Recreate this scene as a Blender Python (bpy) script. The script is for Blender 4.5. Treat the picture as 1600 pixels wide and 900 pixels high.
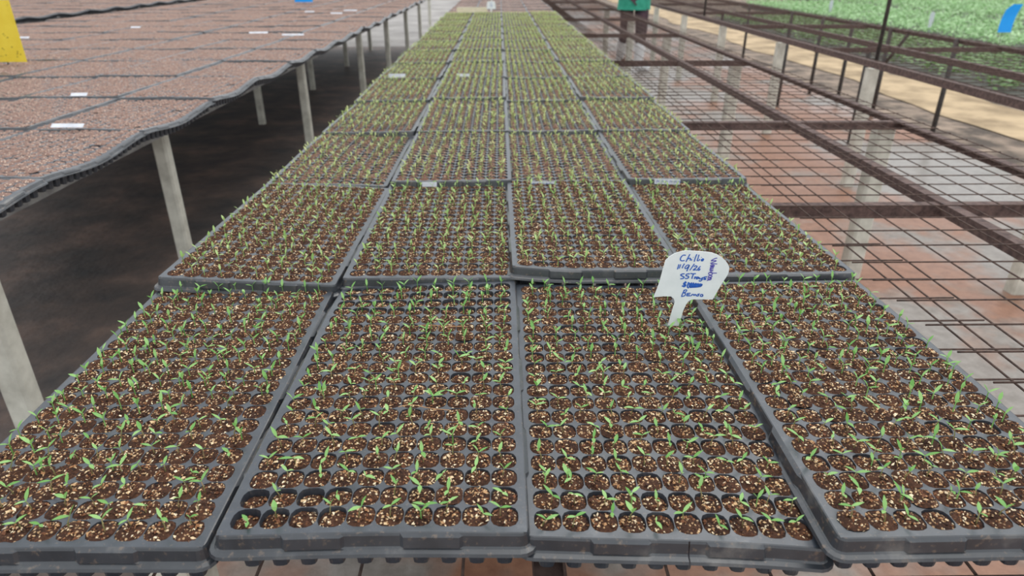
import bpy, math, random
import numpy as np
from mathutils import Vector, Matrix

random.seed(7)
rng = np.random.default_rng(7)
R = math.radians
scene = bpy.context.scene
for o in list(bpy.data.objects):
    bpy.data.objects.remove(o, do_unlink=True)
COL = scene.collection

# ------------------------------------------------------------------ camera
CAMZ = 1.217
PITCH, YAW = 25.75, 1.0
cam_d = bpy.data.cameras.new('camera')
cam = bpy.data.objects.new('camera', cam_d)
COL.objects.link(cam)
cam.location = (0, 0, CAMZ)
cam.rotation_euler = (R(90 - PITCH), 0, R(-YAW))
cam_d.sensor_width = 36.0
cam_d.lens = 1053 / 1600 * 36
cam_d.clip_start = 0.02
cam_d.clip_end = 300
cam_d.dof.use_dof = True
cam_d.dof.focus_distance = 0.82
cam_d.dof.aperture_fstop = 7.0
scene.camera = cam

# ------------------------------------------------------------------ world, light, exposure
w = bpy.data.worlds.new('world')
scene.world = w
w.use_nodes = True
bg = w.node_tree.nodes['Background']
bg.inputs[0].default_value = (0.93, 0.97, 1.0, 1)
bg.inputs[1].default_value = 1.22
sun_d = bpy.data.lights.new('sun', 'SUN')
sun_d.energy = 1.3
sun_d.angle = R(50)
sun_d.color = (1.0, 0.97, 0.92)
sun = bpy.data.objects.new('sun', sun_d)
COL.objects.link(sun)
sun.rotation_euler = (R(-22), R(18), 0)
vs = scene.view_settings
vs.view_transform = 'Standard'
vs.look = 'None'
vs.gamma = 1
vs.exposure = 0.08
vs.use_curve_mapping = False


def in_view(p, m=60):
    """is a world point inside the 1600x900 frame (margin m)?"""
    mw = cam_matrix_inv @ Vector(p)
    if mw.z > -0.05:
        return False
    x = 800 + 1053 * mw.x / -mw.z
    y = 450 - 1053 * mw.y / -mw.z
    return -m < x < 1600 + m and -m < y < 900 + m


cam_matrix_inv = (Matrix.Translation(cam.location) @ cam.rotation_euler.to_matrix().to_4x4()).inverted()


# ------------------------------------------------------------------ helpers
def tag(o, label=None, cat=None, group=None, kind=None):
    if label: o['label'] = label
    if cat: o['category'] = cat
    if group: o['group'] = group
    if kind: o['kind'] = kind
    return o


def link(name, me, parent=None, loc=(0, 0, 0), rot=None):
    o = bpy.data.objects.new(name, me)
    COL.objects.link(o)
    if parent is not None: o.parent = parent
    o.location = loc
    if rot is not None: o.rotation_euler = rot
    return o


def empty(name, loc=(0, 0, 0), rot=(0, 0, 0)):
    o = bpy.data.objects.new(name, None)
    COL.objects.link(o)
    o.location = loc
    o.rotation_euler = rot
    o.empty_display_size = 0.05
    return o


def mesh(name, v, f, mat=None, smooth=False):
    me = bpy.data.meshes.new(name)
    if isinstance(v, np.ndarray): v = v.tolist()
    me.from_pydata(v, [], f)
    if mat: me.materials.append(mat)
    if smooth:
        me.polygons.foreach_set('use_smooth', [True] * len(me.polygons))
    me.update()
    return me


def tile_mesh(name, V, F, mat=None, smooth=False):
    """V: (n, k, 3) array of n copies of a k-vertex unit; F: unit faces."""
    n, k, _ = V.shape
    faces = []
    groups = {}
    for f in F: groups.setdefault(len(f), []).append(f)
    for size, fs in groups.items():
        a = np.array(fs)[None] + (np.arange(n) * k)[:, None, None]
        faces += a.reshape(-1, size).tolist()
    return mesh(name, V.reshape(-1, 3), faces, mat, smooth)


class MB:
    def __init__(s):
        s.v, s.f = [], []

    def add(s, v, f):
        b = len(s.v)
        s.v += [tuple(p) for p in v]
        s.f += [tuple(i + b for i in q) for q in f]
        return s

    def box(s, x0, x1, y0, y1, z0, z1):
        return s.add([(x, y, z) for z in (z0, z1) for y in (y0, y1) for x in (x0, x1)],
                     [(0, 2, 3, 1), (4, 5, 7, 6), (0, 1, 5, 4), (2, 6, 7, 3), (0, 4, 6, 2), (1, 3, 7, 5)])

    def tube(s, pts, r, n=8, cap=True):
        pts = [Vector(p) for p in pts]
        rs = r if isinstance(r, (list, tuple)) else [r] * len(pts)
        rings = []
        for i, p in enumerate(pts):
            d = (pts[min(i + 1, len(pts) - 1)] - pts[max(i - 1, 0)]).normalized()
            a = d.orthogonal() if abs(d.z) > .9 else d.cross(Vector((0, 0, 1)))
            a.normalize()
            b = d.cross(a)
            rings.append([p + (a * math.cos(t) + b * math.sin(t)) * rs[i] for t in [2 * math.pi * k / n for k in range(n)]])
        v = [q for rg in rings for q in rg]
        f = []
        for i in range(len(pts) - 1):
            for k in range(n):
                f.append((i * n + k, i * n + (k + 1) % n, (i + 1) * n + (k + 1) % n, (i + 1) * n + k))
        if cap:
            f.append(tuple(range(n))[::-1])
            f.append(tuple((len(pts) - 1) * n + k for k in range(n)))
        return s.add(v, f)

    def prism(s, poly, axis, a, b):
        """poly: list of 2-D points extruded from a to b along axis 'x','y','z'."""
        n = len(poly)
        mk = {'x': lambda p, t: (t, p[0], p[1]), 'y': lambda p, t: (p[0], t, p[1]), 'z': lambda p, t: (p[0], p[1], t)}[axis]
        v = [mk(p, a) for p in poly] + [mk(p, b) for p in poly]
        f = [(i, (i + 1) % n, n + (i + 1) % n, n + i) for i in range(n)]
        f += [tuple(range(n))[::-1], tuple(range(n, 2 * n))]
        return s.add(v, f)

    def mesh(s, name, mat, smooth=False):
        return mesh(name, s.v, s.f, mat, smooth)

    def build(s, name, mat, parent=None, smooth=False, loc=(0, 0, 0)):
        return link(name, s.mesh(name, mat, smooth), parent, loc)


ORD = ['first', 'second', 'third', 'fourth', 'fifth', 'sixth', 'seventh', 'eighth', 'ninth', 'tenth', 'eleventh', 'twelfth',
       'thirteenth', 'fourteenth', 'fifteenth', 'sixteenth', 'seventeenth', 'eighteenth', 'nineteenth', 'twentieth',
       'twenty-first', 'twenty-second', 'twenty-third', 'twenty-fourth', 'twenty-fifth', 'twenty-sixth', 'twenty-seventh',
       'twenty-eighth', 'twenty-ninth', 'thirtieth', 'thirty-first', 'thirty-second']


# ------------------------------------------------------------------ materials
class NT:
    def __init__(s, name):
        s.m = bpy.data.materials.new(name)
        s.m.use_nodes = True
        s.t = s.m.node_tree
        s.b = s.t.nodes['Principled BSDF']

    def n(s, typ, **kw):
        nd = s.t.nodes.new(typ)
        for k, v in kw.items():
            if k in nd.inputs: nd.inputs[k].default_value = v
            else: setattr(nd, k, v)
        return nd

    def l(s, a, b):
        s.t.links.new(a, b)

    def coord(s, rand=0.0):
        tc = s.n('ShaderNodeTexCoord')
        if not rand: return tc.outputs['Object']
        oi = s.n('ShaderNodeObjectInfo')
        mu = s.n('ShaderNodeMath', operation='MULTIPLY')
        mu.inputs[1].default_value = rand
        s.l(oi.outputs['Random'], mu.inputs[0])
        ad = s.n('ShaderNodeVectorMath', operation='ADD')
        s.l(tc.outputs['Object'], ad.inputs[0])
        s.l(mu.outputs[0], ad.inputs[1])
        return ad.outputs[0]

    def noise(s, vec, scale, detail=4, rough=.6):
        nd = s.n('ShaderNodeTexNoise')
        nd.inputs['Scale'].default_value = scale
        nd.inputs['Detail'].default_value = detail
        nd.inputs['Roughness'].default_value = rough
        s.l(vec, nd.inputs['Vector'])
        return nd.outputs['Fac']

    def ramp(s, fac, stops):
        r = s.n('ShaderNodeValToRGB')
        e = r.color_ramp.elements
        while len(e) < len(stops): e.new(.5)
        for q, (p, c) in zip(e, stops):
            q.position = p
            q.color = (*c, 1) if len(c) == 3 else c
        s.l(fac, r.inputs[0])
        return r.outputs[0]

    def mix(s, fac, a, b):
        m = s.n('ShaderNodeMix', data_type='RGBA')
        for sock, v in ((m.inputs[0], fac), (m.inputs[6], a), (m.inputs[7], b)):
            if isinstance(v, (int, float)): sock.default_value = v
            elif isinstance(v, tuple): sock.default_value = (*v, 1)
            else: s.l(v, sock)
        return m.outputs[2]

    def base(s, c):
        if isinstance(c, tuple): s.b.inputs['Base Color'].default_value = (*c, 1)
        else: s.l(c, s.b.inputs['Base Color'])
        return s

    def rough(s, v):
        if isinstance(v, (int, float)): s.b.inputs['Roughness'].default_value = v
        else: s.l(v, s.b.inputs['Roughness'])
        return s

    def spec(s, v):
        s.b.inputs['Specular IOR Level'].default_value = v
        return s

    def bump(s, h, strength=.3, dist=.002):
        b = s.n('ShaderNodeBump')
        b.inputs['Strength'].default_value = strength
        b.inputs['Distance'].default_value = dist
        s.l(h, b.inputs['Height'])
        s.l(b.outputs[0], s.b.inputs['Normal'])
        return s


M = {}


def noisy(name, c0, c1, scale, rough=.7, bump=0.0, dist=.002, rand=3.0, lo=.35, hi=.65, detail=5):
    t = NT(name)
    v = t.coord(rand)
    f = t.noise(v, scale, detail)
    t.base(t.ramp(f, [(lo, c0), (hi, c1)])).rough(rough)
    if bump: t.bump(f, bump, dist)
    M[name] = t.m
    return t


# tray plastic: slate grey, scuffed and dusty
t = NT('tray_plastic')
v = t.coord(5)
f = t.noise(v, 35, 6)
f2 = t.noise(v, 260, 3)
c = t.ramp(f, [(.35, (.028, .034, .045)), (.62, (.044, .052, .066)), (.80, (.10, .105, .115))])
c = t.mix(t.ramp(f2, [(.60, (0, 0, 0)), (.72, (.35, .35, .35))]), c, (.20, .15, .11))
t.base(c).rough(.34).spec(.75).bump(f2, .08, .0005)
M['plastic'] = t.m
t = NT('tray_rim_plastic')
v = t.coord(5)
f = t.noise(v, 22, 6)
f2 = t.noise(v, 150, 4)
c = t.ramp(f, [(.35, (.020, .023, .029)), (.58, (.036, .040, .048)), (.76, (.13, .125, .12))])
c = t.mix(t.ramp(f2, [(.58, (0, 0, 0)), (.70, (.45, .45, .45))]), c, (.22, .15, .10))
t.base(c).rough(.30).spec(.8).bump(f2, .12, .0006)
M['rim'] = t.m


def soil_mat(name, d0, d1, d2, chip, chips=.62, scale=330.0):
    t = NT(name)
    v = t.coord(7)
    f = t.noise(v, 420, 5, .7)
    g = t.noise(v, 40, 3)
    c = t.ramp(f, [(.30, d0), (.52, d1), (.72, d2)])
    c = t.mix(t.ramp(g, [(.4, (0, 0, 0)), (.7, (.4, .4, .4))]), c, d2)
    vo = t.n('ShaderNodeTexVoronoi')
    vo.inputs['Scale'].default_value = scale
    t.l(v, vo.inputs['Vector'])
    sep = t.n('ShaderNodeSeparateColor')
    t.l(vo.outputs['Color'], sep.inputs[0])
    pick = t.ramp(sep.outputs[0], [(chips, (0, 0, 0)), (chips + .02, (1, 1, 1))])
    near = t.ramp(vo.outputs['Distance'], [(.30, (1, 1, 1)), (.45, (0, 0, 0))])
    mm = t.n('ShaderNodeMix', data_type='RGBA', blend_type='MULTIPLY')
    mm.inputs[0].default_value = 1
    t.l(pick, mm.inputs[6])
    t.l(near, mm.inputs[7])
    t.base(t.mix(mm.outputs[2], c, chip)).rough(.85).spec(.25).bump(f, .8, .002)
    M[name] = t.m


soil_mat('soil_dark', (.012, .006, .0045), (.044, .019, .012), (.15, .062, .031), (.50, .32, .18), .72)
soil_mat('soil_hazed', (.060, .030, .022), (.145, .072, .050), (.24, .125, .08), (.58, .42, .29), .66, 300)  # soil of the farther green trays, distance haze painted in as a paler brown
soil_mat('soil_pale', (.11, .068, .057), (.25, .155, .125), (.40, .265, .215), (.66, .52, .42), .60, 230)

t = NT('chips')
ge = t.n('ShaderNodeNewGeometry')
t.base(t.ramp(ge.outputs['Random Per Island'],
              [(0, (.022, .010, .007)), (.30, (.085, .032, .017)), (.50, (.22, .085, .038)), (.64, (.40, .20, .09)),
               (.78, (.68, .46, .25)), (1, (.92, .78, .56))])).rough(.75).spec(.3)
M['chips'] = t.m


def leaf_mat(name, c0, c1, trans=.35):
    t = NT(name)
    ge = t.n('ShaderNodeNewGeometry')
    oi = t.n('ShaderNodeObjectInfo')
    ad = t.n('ShaderNodeMath', operation='ADD')
    t.l(ge.outputs['Random Per Island'], ad.inputs[0])
    t.l(oi.outputs['Random'], ad.inputs[1])
    fr = t.n('ShaderNodeMath', operation='FRACT')
    t.l(ad.outputs[0], fr.inputs[0])
    c = t.ramp(fr.outputs[0], [(0, c0), (1, c1)])
    t.base(c).rough(.42)
    tr = t.n('ShaderNodeBsdfTranslucent')
    t.l(c, tr.inputs[0])
    mx = t.n('ShaderNodeMixShader')
    mx.inputs[0].default_value = trans
    t.l(t.b.outputs[0], mx.inputs[1])
    t.l(tr.outputs[0], mx.inputs[2])
    t.l(mx.outputs[0], t.t.nodes['Material Output'].inputs[0])
    M[name] = t.m


leaf_mat('leaf', (.17, .43, .09), (.40, .68, .24))
leaf_mat('leaf_hazed', (.34, .47, .13), (.66, .72, .33))  # yellowish plant green for back rows, paled further to paint in distance haze
leaf_mat('leaf_half_hazed', (.25, .45, .11), (.53, .70, .28))  # step between the two: weaker haze mixed into the leaf colour
leaf_mat('bed_leaf', (.20, .42, .14), (.52, .76, .40))
leaf_mat('bed_leaf_dark', (.09, .20, .05), (.28, .45, .16))
noisy('stem', (.16, .20, .06), (.30, .20, .10), 300, .6)
noisy('rust', (.060, .036, .033), (.15, .095, .082), 60, .8, .3, .001)
noisy('wire_rust', (.050, .030, .025), (.13, .080, .062), 90, .75)
noisy('post', (.50, .48, .41), (.72, .70, .61), 14, .7, .3, .003)
noisy('galv', (.24, .24, .24), (.42, .42, .41), 18, .5)
noisy('dark_steel', (.035, .033, .033), (.08, .07, .065), 40, .6)
noisy('wood', (.74, .66, .46), (.88, .80, .60), 30, .7)
noisy('tag_white', (.74, .78, .78), (.84, .87, .87), 25, .35, rand=0)
noisy('straw', (.45, .22, .10), (.62, .36, .18), 60, .8)
noisy('paper', (.55, .57, .62), (.70, .72, .78), 40, .6)
noisy('ink_blue', (.015, .09, .42), (.02, .13, .55), 200, .5, rand=0)
noisy('ink_purple', (.06, .05, .36), (.09, .07, .45), 200, .5, rand=0)
noisy('ink_faint', (.10, .16, .42), (.20, .24, .50), 200, .5, rand=0)
noisy('yellow_card', (.78, .56, .02), (.86, .66, .05), 8, .4, rand=0)
noisy('blue_card', (.0, .33, .94), (.0, .38, 1.0), 8, .5, rand=0)
noisy('speck', (.08, .05, .01), (.2, .12, .02), 90, .8)
noisy('coat_green', (.02, .28, .18), (.05, .40, .27), 12, .8)
noisy('trousers', (.035, .025, .035), (.09, .045, .06), 9, .85)
noisy('boot_white', (.85, .85, .86), (.92, .92, .93), 10, .35)
noisy('skin', (.16, .08, .05), (.22, .11, .07), 10, .5)
noisy('hair', (.01, .008, .007), (.03, .025, .022), 60, .6)
noisy('slab', (.30, .26, .23), (.44, .39, .35), 7, .75, .3, .004)

# ground: wet worn concrete stained with red soil
t = NT('concrete')
v = t.coord()
big = t.noise(v, .85, 5, .62)
fine = t.noise(v, 22, 6, .7)
c = t.ramp(fine, [(.3, (.17, .145, .125)), (.7, (.31, .275, .245))])
stain = t.ramp(big, [(.46, (0, 0, 0)), (.53, (.92, .92, .92))])
c = t.mix(stain, c, t.ramp(fine, [(.3, (.20, .085, .046)), (.7, (.34, .16, .092))]))
mould = t.ramp(t.noise(v, 2.3, 4), [(.60, (0, 0, 0)), (.70, (.6, .6, .6))])
c = t.mix(mould, c, (.13, .12, .09))
t.base(c).rough(t.ramp(t.noise(v, .9, 3), [(.40, (.30, .30, .30)), (.60, (.62, .62, .62))])).bump(fine, .3, .003)
M['concrete'] = t.m
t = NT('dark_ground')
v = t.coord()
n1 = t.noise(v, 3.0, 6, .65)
c = t.ramp(n1, [(.33, (.045, .042, .042)), (.52, (.105, .078, .068)), (.70, (.22, .145, .115))])  # mottled from near black to reddish brown
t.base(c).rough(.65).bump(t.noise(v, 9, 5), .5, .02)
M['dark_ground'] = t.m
noisy('sand', (.28, .20, .115), (.52, .385, .235), 2.2, .9, .4, .01, rand=0, lo=.38, hi=.60)
noisy('earth', (.075, .055, .042), (.32, .24, .18), 3.5, .9, .5, .02, rand=0, lo=.40, hi=.62)
noisy('pale_floor', (.20, .185, .175), (.36, .335, .32), 1.2, .7, rand=0)
noisy('bed_plastic', (.05, .048, .040), (.11, .10, .085), 8, .7)


# ------------------------------------------------------------------ setting: the ground
def struct(name, m):
    return tag(m, kind='structure')


def grid_strip(name, xa, xb, y0, y1, z, mat, wob=0.0, ny=60, seed=0):
    r = np.random.default_rng(seed)
    ys = np.linspace(y0, y1, ny)
    pa = xa + wob * (np.sin(ys * 1.3 + seed) * .6 + r.normal(0, .25, ny))
    pb = xb + wob * (np.sin(ys * .9 + 2 + seed) * .6 + r.normal(0, .25, ny))
    V = []
    for y, a, b in zip(ys, pa, pb): V += [(a, y, z), (b, y, z)]
    F = [(2 * i, 2 * i + 1, 2 * i + 3, 2 * i + 2) for i in range(ny - 1)]
    o = link(name, mesh(name, V, F, mat))
    tag(o, kind='structure')
    return o


tag(grid_strip('floor', -60, 60, -6, 120, -.004, M['earth']), 'brown bare earth ground under the whole nursery')
tag(grid_strip('floor', -.72, 3.35, -4, 40, 0.0, M['concrete'], .06), 'worn concrete floor with rusty red soil stains under the mesh bench')
tag(grid_strip('floor', -9, -.70, -4, 11.5, .002, M['dark_ground'], 0, 40), 'dark ground under the tray-covered bench')
tag(grid_strip('floor', -12, -.5, 11.5, 60, .003, M['pale_floor'], 0, 10), 'pale bare floor at the far end of the aisle')
tag(grid_strip('floor', 3.98, 4.80, -2, 40, .004, M['sand'], .14, 90, 3), 'strip of yellow sand path beside the empty benches')

# ------------------------------------------------------------------ plug trays
NX, NY = 10, 20
P = .0265
TW, TL = .279, .542            # top sheet
CX = (np.arange(NX) - (NX - 1) / 2) * P
CY = TL / 2 + (np.arange(NY) - (NY - 1) / 2) * P
HOLE, EXPO = .0130, 2.85


def superell(a, r, e=EXPO):
    c, s = np.cos(a), np.sin(a)
    k = r / (np.abs(c) ** e + np.abs(s) ** e) ** (1 / e)
    return np.stack([c * k, s * k], -1)


def unit_cell(px, py, hole, nseg=16, depth=.052, bot=.0075, e=EXPO):
    a = np.arange(nseg) / nseg * 2 * math.pi + math.pi / 4
    d = np.stack([np.cos(a), np.sin(a)], -1)
    sq = d / np.abs(d).max(1, keepdims=True) * np.array([px / 2, py / 2])
    h = superell(a, hole, e) * np.array([px / P, py / P]) * (P / max(px, py) if False else 1)
    z = lambda q, zz: np.concatenate([q, np.full((len(q), 1), zz)], 1)
    lip = h * .985
    b = superell(a, bot, 3.5)
    V = np.concatenate([z(sq, 0), z(h, 0), z(lip, -.0015), z(b, -depth)])
    F = []
    n = nseg
    for k in range(n):
        q = (k + 1) % n
        for lv in range(3):
            F.append((lv * n + k, lv * n + q, (lv + 1) * n + q, (lv + 1) * n + k))
    F.append(tuple(range(3 * n, 4 * n)))
    return V, F


def shell_mesh(name, nx, ny, px, py, W, L, hole, warp, mat, nseg=16, depth=.052, bot=.0075):
    U, F = unit_cell(px, py, hole, nseg, depth, bot)
    cx = (np.arange(nx) - (nx - 1) / 2) * px
    cy = L / 2 + (np.arange(ny) - (ny - 1) / 2) * py
    C = np.array([(x, y, 0) for y in cy for x in cx])
    V = C[:, None] + U[None]
    k = U.shape[0]
    vv = V.reshape(-1, 3)
    n = len(C)
    faces = []
    for size in {len(f) for f in F}:
        a = np.array([f for f in F if len(f) == size])[None] + (np.arange(n) * k)[:, None, None]
        faces += a.reshape(-1, size).tolist()
    # margins of the top sheet
    gx, gy0, gy1 = nx * px / 2, L / 2 - ny * py / 2, L / 2 + ny * py / 2
    ext = []

    def quad(a, b, c, d):
        i = len(vv) + len(ext)
        ext.extend([(*a, 0), (*b, 0), (*c, 0), (*d, 0)])
        faces.append((i, i + 1, i + 2, i + 3))
    for j in range(ny):
        y0, y1 = gy0 + j * py, gy0 + (j + 1) * py
        quad((-W / 2, y0), (-gx, y0), (-gx, y1), (-W / 2, y1))
        quad((gx, y0), (W / 2, y0), (W / 2, y1), (gx, y1))
    xs = [-W / 2] + [-gx + i * px for i in range(nx + 1)] + [W / 2]
    for a, b in zip(xs[:-1], xs[1:]):
        quad((a, 0), (b, 0), (b, gy0), (a, gy0))
        quad((a, gy1), (b, gy1), (b, L), (a, L))
    vv = np.concatenate([vv, np.array(ext)])
    vv[:, 2] += warp(vv[:, 0], vv[:, 1])
    return mesh(name, vv, faces, mat)


def rim_mesh(name, W, L, warp, mat, crack=None, drop=.017, flare=.010, nst=5):
    """stepped side wall and outward flange running round the top sheet"""
    rc = .006
    pts = []   # (x, y, nx, ny, step)

    def side(p0, p1, nrm, steps, n):
        ts = set(np.linspace(0, 1, n).tolist())
        for k in range(1, steps):
            ts.add(k / steps - .006)
            ts.add(k / steps + .006)
        if crack is not None and nrm == (0, -1):
            tc_ = (crack - p0[0]) / (p1[0] - p0[0])
            ts |= {tc_ - .004, tc_ + .004}
        for tt in sorted(ts):
            s = 1.0 if int(min(tt * steps, steps - .001)) % 2 else 0.0
            pts.append((p0[0] + (p1[0] - p0[0]) * tt, p0[1] + (p1[1] - p0[1]) * tt, *nrm, s))

    def corner(cx, cy, a0):
        for k in range(1, 4):
            a = a0 + k * math.pi / 8
            pts.append((cx + rc * math.cos(a), cy + rc * math.sin(a), math.cos(a), math.sin(a), 0.0))
    x, y0, y1 = W / 2, 0.0, L
    side((-x + rc, y0), (x - rc, y0), (0, -1), nst, 14)
    corner(x - rc, y0 + rc, -math.pi / 2)
    side((x, y0 + rc), (x, y1 - rc), (1, 0), nst + 2, 26)
    corner(x - rc, y1 - rc, 0)
    side((x - rc, y1), (-x + rc, y1), (0, 1), nst, 14)
    corner(-x + rc, y1 - rc, math.pi / 2)
    side((-x, y1 - rc), (-x, y0 + rc), (-1, 0), nst + 2, 26)
    corner(-x + rc, y0 + rc, math.pi)
    q = np.array(pts)
    prof = [(0, 0, 0), (.0012, -.0006, 0), (.0022, -.0030, 1), (.0042, -drop * .80, 1), (.0058, -drop * .90, 0), (flare, -drop, 0), (flare + .0012, -drop - .003, 0)]
    V = []
    for (off, z, st) in prof:
        o = off - st * q[:, 4] * .0022 * 0 + st * q[:, 4] * .0024
        xy = q[:, :2] + q[:, 2:4] * o[:, None]
        zz = z + warp(q[:, 0], q[:, 1])
        V.append(np.concatenate([xy, zz[:, None]], 1))
    V = np.concatenate(V)
    n = len(pts)
    F = []
    for lv in range(len(prof) - 1):
        for k in range(n):
            kk = (k + 1) % n
            if crack is not None and q[k, 3] < -.9 and q[kk, 3] < -.9 and q[k, 0] <= crack < q[kk, 0] and lv > 0: continue
            F.append((lv * n + k, lv * n + kk, (lv + 1) * n + kk, (lv + 1) * n + k))
    return mesh(name, V, F, mat)


def plug_unit(seed, r=.0131, rings=3, nseg=16, dome=.0018, edge=-.0012, rough=.0011):
    g = np.random.default_rng(seed)
    a = np.arange(nseg) / nseg * 2 * math.pi
    V = [(0, 0, dome + g.normal(0, rough))]
    for k in range(1, rings + 1):
        fr = k / rings
        xy = superell(a, r * fr * (1 if k == rings else g.uniform(.95, 1.05)))
        for p in xy: V.append((p[0], p[1], dome * (1 - fr ** 2.5) + edge * fr ** 5 + g.normal(0, rough) * (1 if k < rings else .55)))
    F = [(0, 1 + k, 1 + (k + 1) % nseg) for k in range(nseg)]
    for q in range(rings - 1):
        for k in range(nseg):
            b, c2 = 1 + q * nseg, 1 + (q + 1) * nseg
            F.append((b + k, c2 + k, c2 + (k + 1) % nseg, b + (k + 1) % nseg))
    return np.array(V), F


def joined_soil(name, cells, warp, mat, level, r=.0126, rings=2, nseg=8, sx=1.0, sy=1.0, var=.0012, seed=0):
    g = np.random.default_rng(seed)
    us = [plug_unit(300 + k + seed, r, rings, nseg, .0016, -.003, .0008) for k in range(6)]
    F = us[0][1]
    V = []
    for (x, y) in cells:
        u = us[g.integers(6)][0] * np.array([sx, sy, 1])
        V.append(u + np.array([x, y, level + g.normal(0, var)]))
    V = np.array(V)
    V[..., 2] += warp(V[..., 0], V[..., 1])
    return tile_mesh(name, V, F, mat, True)


OCT = np.array([(1, 0, 0), (-1, 0, 0), (0, 1, 0), (0, -1, 0), (0, 0, 1), (0, 0, -1)], float)
OCTF = [(0, 2, 4), (2, 1, 4), (1, 3, 4), (3, 0, 4), (2, 0, 5), (1, 2, 5), (3, 1, 5), (0, 3, 5)]


def chips_mesh(name, cells, levels, warp, per, rad, seed, smin=.0006, smax=.0017):
    g = np.random.default_rng(seed)
    n = len(cells) * per
    c = np.repeat(np.array(cells), per, 0)
    lv = np.repeat(np.array(levels), per)
    a = g.uniform(0, 2 * math.pi, n)
    rr = rad * np.sqrt(g.uniform(0, 1, n))
    k = 1 / (np.abs(np.cos(a)) ** EXPO + np.abs(np.sin(a)) ** EXPO) ** (1 / EXPO)
    x = c[:, 0] + np.cos(a) * rr * k
    y = c[:, 1] + np.sin(a) * rr * k
    fr = rr / rad
    z = lv + .0024 * (1 - fr ** 2.5) - .0022 * fr ** 5 + g.normal(0, .0004, n)
    s = g.uniform(smin, smax, (n, 3)) * np.array([1.2, .9, .65])
    s *= g.choice([.7, 1.0, 1.35], (n, 1), p=[.4, .45, .15])
    U = OCT[None] * g.uniform(.6, 1.25, (n, 6, 1)) * s[:, None]
    th = g.uniform(0, 2 * math.pi, n)
    ct, st = np.cos(th)[:, None], np.sin(th)[:, None]
    X = U[..., 0] * ct - U[..., 1] * st
    Y = U[..., 0] * st + U[..., 1] * ct
    tl = g.uniform(-.6, .6, n)[:, None]
    Z = U[..., 2] + X * tl
    V = np.stack([X + x[:, None], Y + y[:, None], Z + (z + warp(x, y))[:, None]], -1)
    return tile_mesh(name, V, OCTF, M['chips'])


# seedlings: two narrow cotyledons on a thin stem
def leaf_verts(length, width, elev, yaw, fold=.25, curl=.25, seg=4, base=(0, 0, 0)):
    """lanceolate leaf folded along its midrib; returns (verts, faces)"""
    ts = np.linspace(0, 1, seg + 1)
    prof = np.array([.18, .85, 1.0, .62, .0]) if seg == 4 else np.interp(ts, [0, .3, .55, .8, 1], [.2, .9, 1, .6, 0])
    V = []
    zacc = 0
    x = 0.0
    for i, tt in enumerate(ts):
        e = elev - curl * tt
        if i:
            x += math.cos(e) * length / seg
            zacc += math.sin(e) * length / seg
        hw = width / 2 * prof[i]
        nx, nz = -math.sin(e), math.cos(e)
        for sgn in (-1, 0, 1):
            lift = abs(sgn) * hw * fold
            V.append((x + nx * lift, sgn * hw, zacc + nz * lift))
    V = np.array(V)
    c, s = math.cos(yaw), math.sin(yaw)
    V = np.stack([V[:, 0] * c - V[:, 1] * s, V[:, 0] * s + V[:, 1] * c, V[:, 2]], -1) + np.array(base)
    F = []
    for i in range(seg):
        for k in range(2):
            b = i * 3 + k
            F.append((b, b + 1, b + 4, b + 3))
    return V, F


def seedling_variant(k):
    g = random.Random(100 + k)
    h = g.uniform(.007, .014)
    yaw = g.uniform(0, 6.28)
    lean = (g.uniform(-.003, .003), g.uniform(-.003, .003))
    top = (lean[0], lean[1], h)
    stem = MB().tube([(0, 0, -.004), (lean[0] * .25, lean[1] * .25, h * .5), top], [.00065, .0006, .0005], 5).mesh('stem', M['stem'], True)
    leaves = []
    for s in (0, 1):
        L = g.uniform(.0095, .0145)
        e = g.choice([R(g.uniform(15, 40)), R(g.uniform(35, 78))])
        if g.random() < .12 and s: L *= .5
        v, f = leaf_verts(L, L * g.uniform(.27, .36), e, yaw + s * math.pi + g.uniform(-.5, .5), .3, g.uniform(0, .5), 4, top)
        leaves.append(mesh('leaf', v, f, M['leaf'], True))
    return stem, leaves


SEED = [seedling_variant(k) for k in range(14)]


def seedling_block(k):
    """one light seedling as arrays for the joined mesh"""
    g = random.Random(500 + k)
    h = g.uniform(.007, .013)
    yaw = g.uniform(0, 6.28)
    mb = MB().tube([(0, 0, -.004), (0, 0, h)], [.0008, .0006], 3, False)
    V, F = [np.array(mb.v)], list(mb.f)
    n = len(mb.v)
    for s in (0, 1):
        L = g.uniform(.0085, .013)
        v, f = leaf_verts(L, L * g.uniform(.28, .38), R(g.uniform(18, 72)), yaw + s * math.pi + g.uniform(-.5, .5), .3, .2, 3, (0, 0, h))
        V.append(v)
        F += [tuple(i + n for i in q) for q in f]
        n += len(v)
    return np.concatenate(V), F


SBLK = [seedling_block(k) for k in range(12)]

ROWNAME = ['front row', 'second row back', 'third row back', 'fourth row back', 'fifth row back', 'sixth row back', 'seventh row back',
           'eighth row back', 'ninth row back', 'tenth row back', 'eleventh row back', 'twelfth row back', 'thirteenth row back',
           'fourteenth row back', 'fifteenth row back', 'sixteenth row back', 'seventeenth row back', 'eighteenth row back']
COLNAME = ['leftmost', 'second from left', 'third from left', 'rightmost']
TZ = .750
COLX = [-.407, -.118, .161, .441]
ROW0, ROWP = .447, .541
NROWS_GREEN = 13


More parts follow.
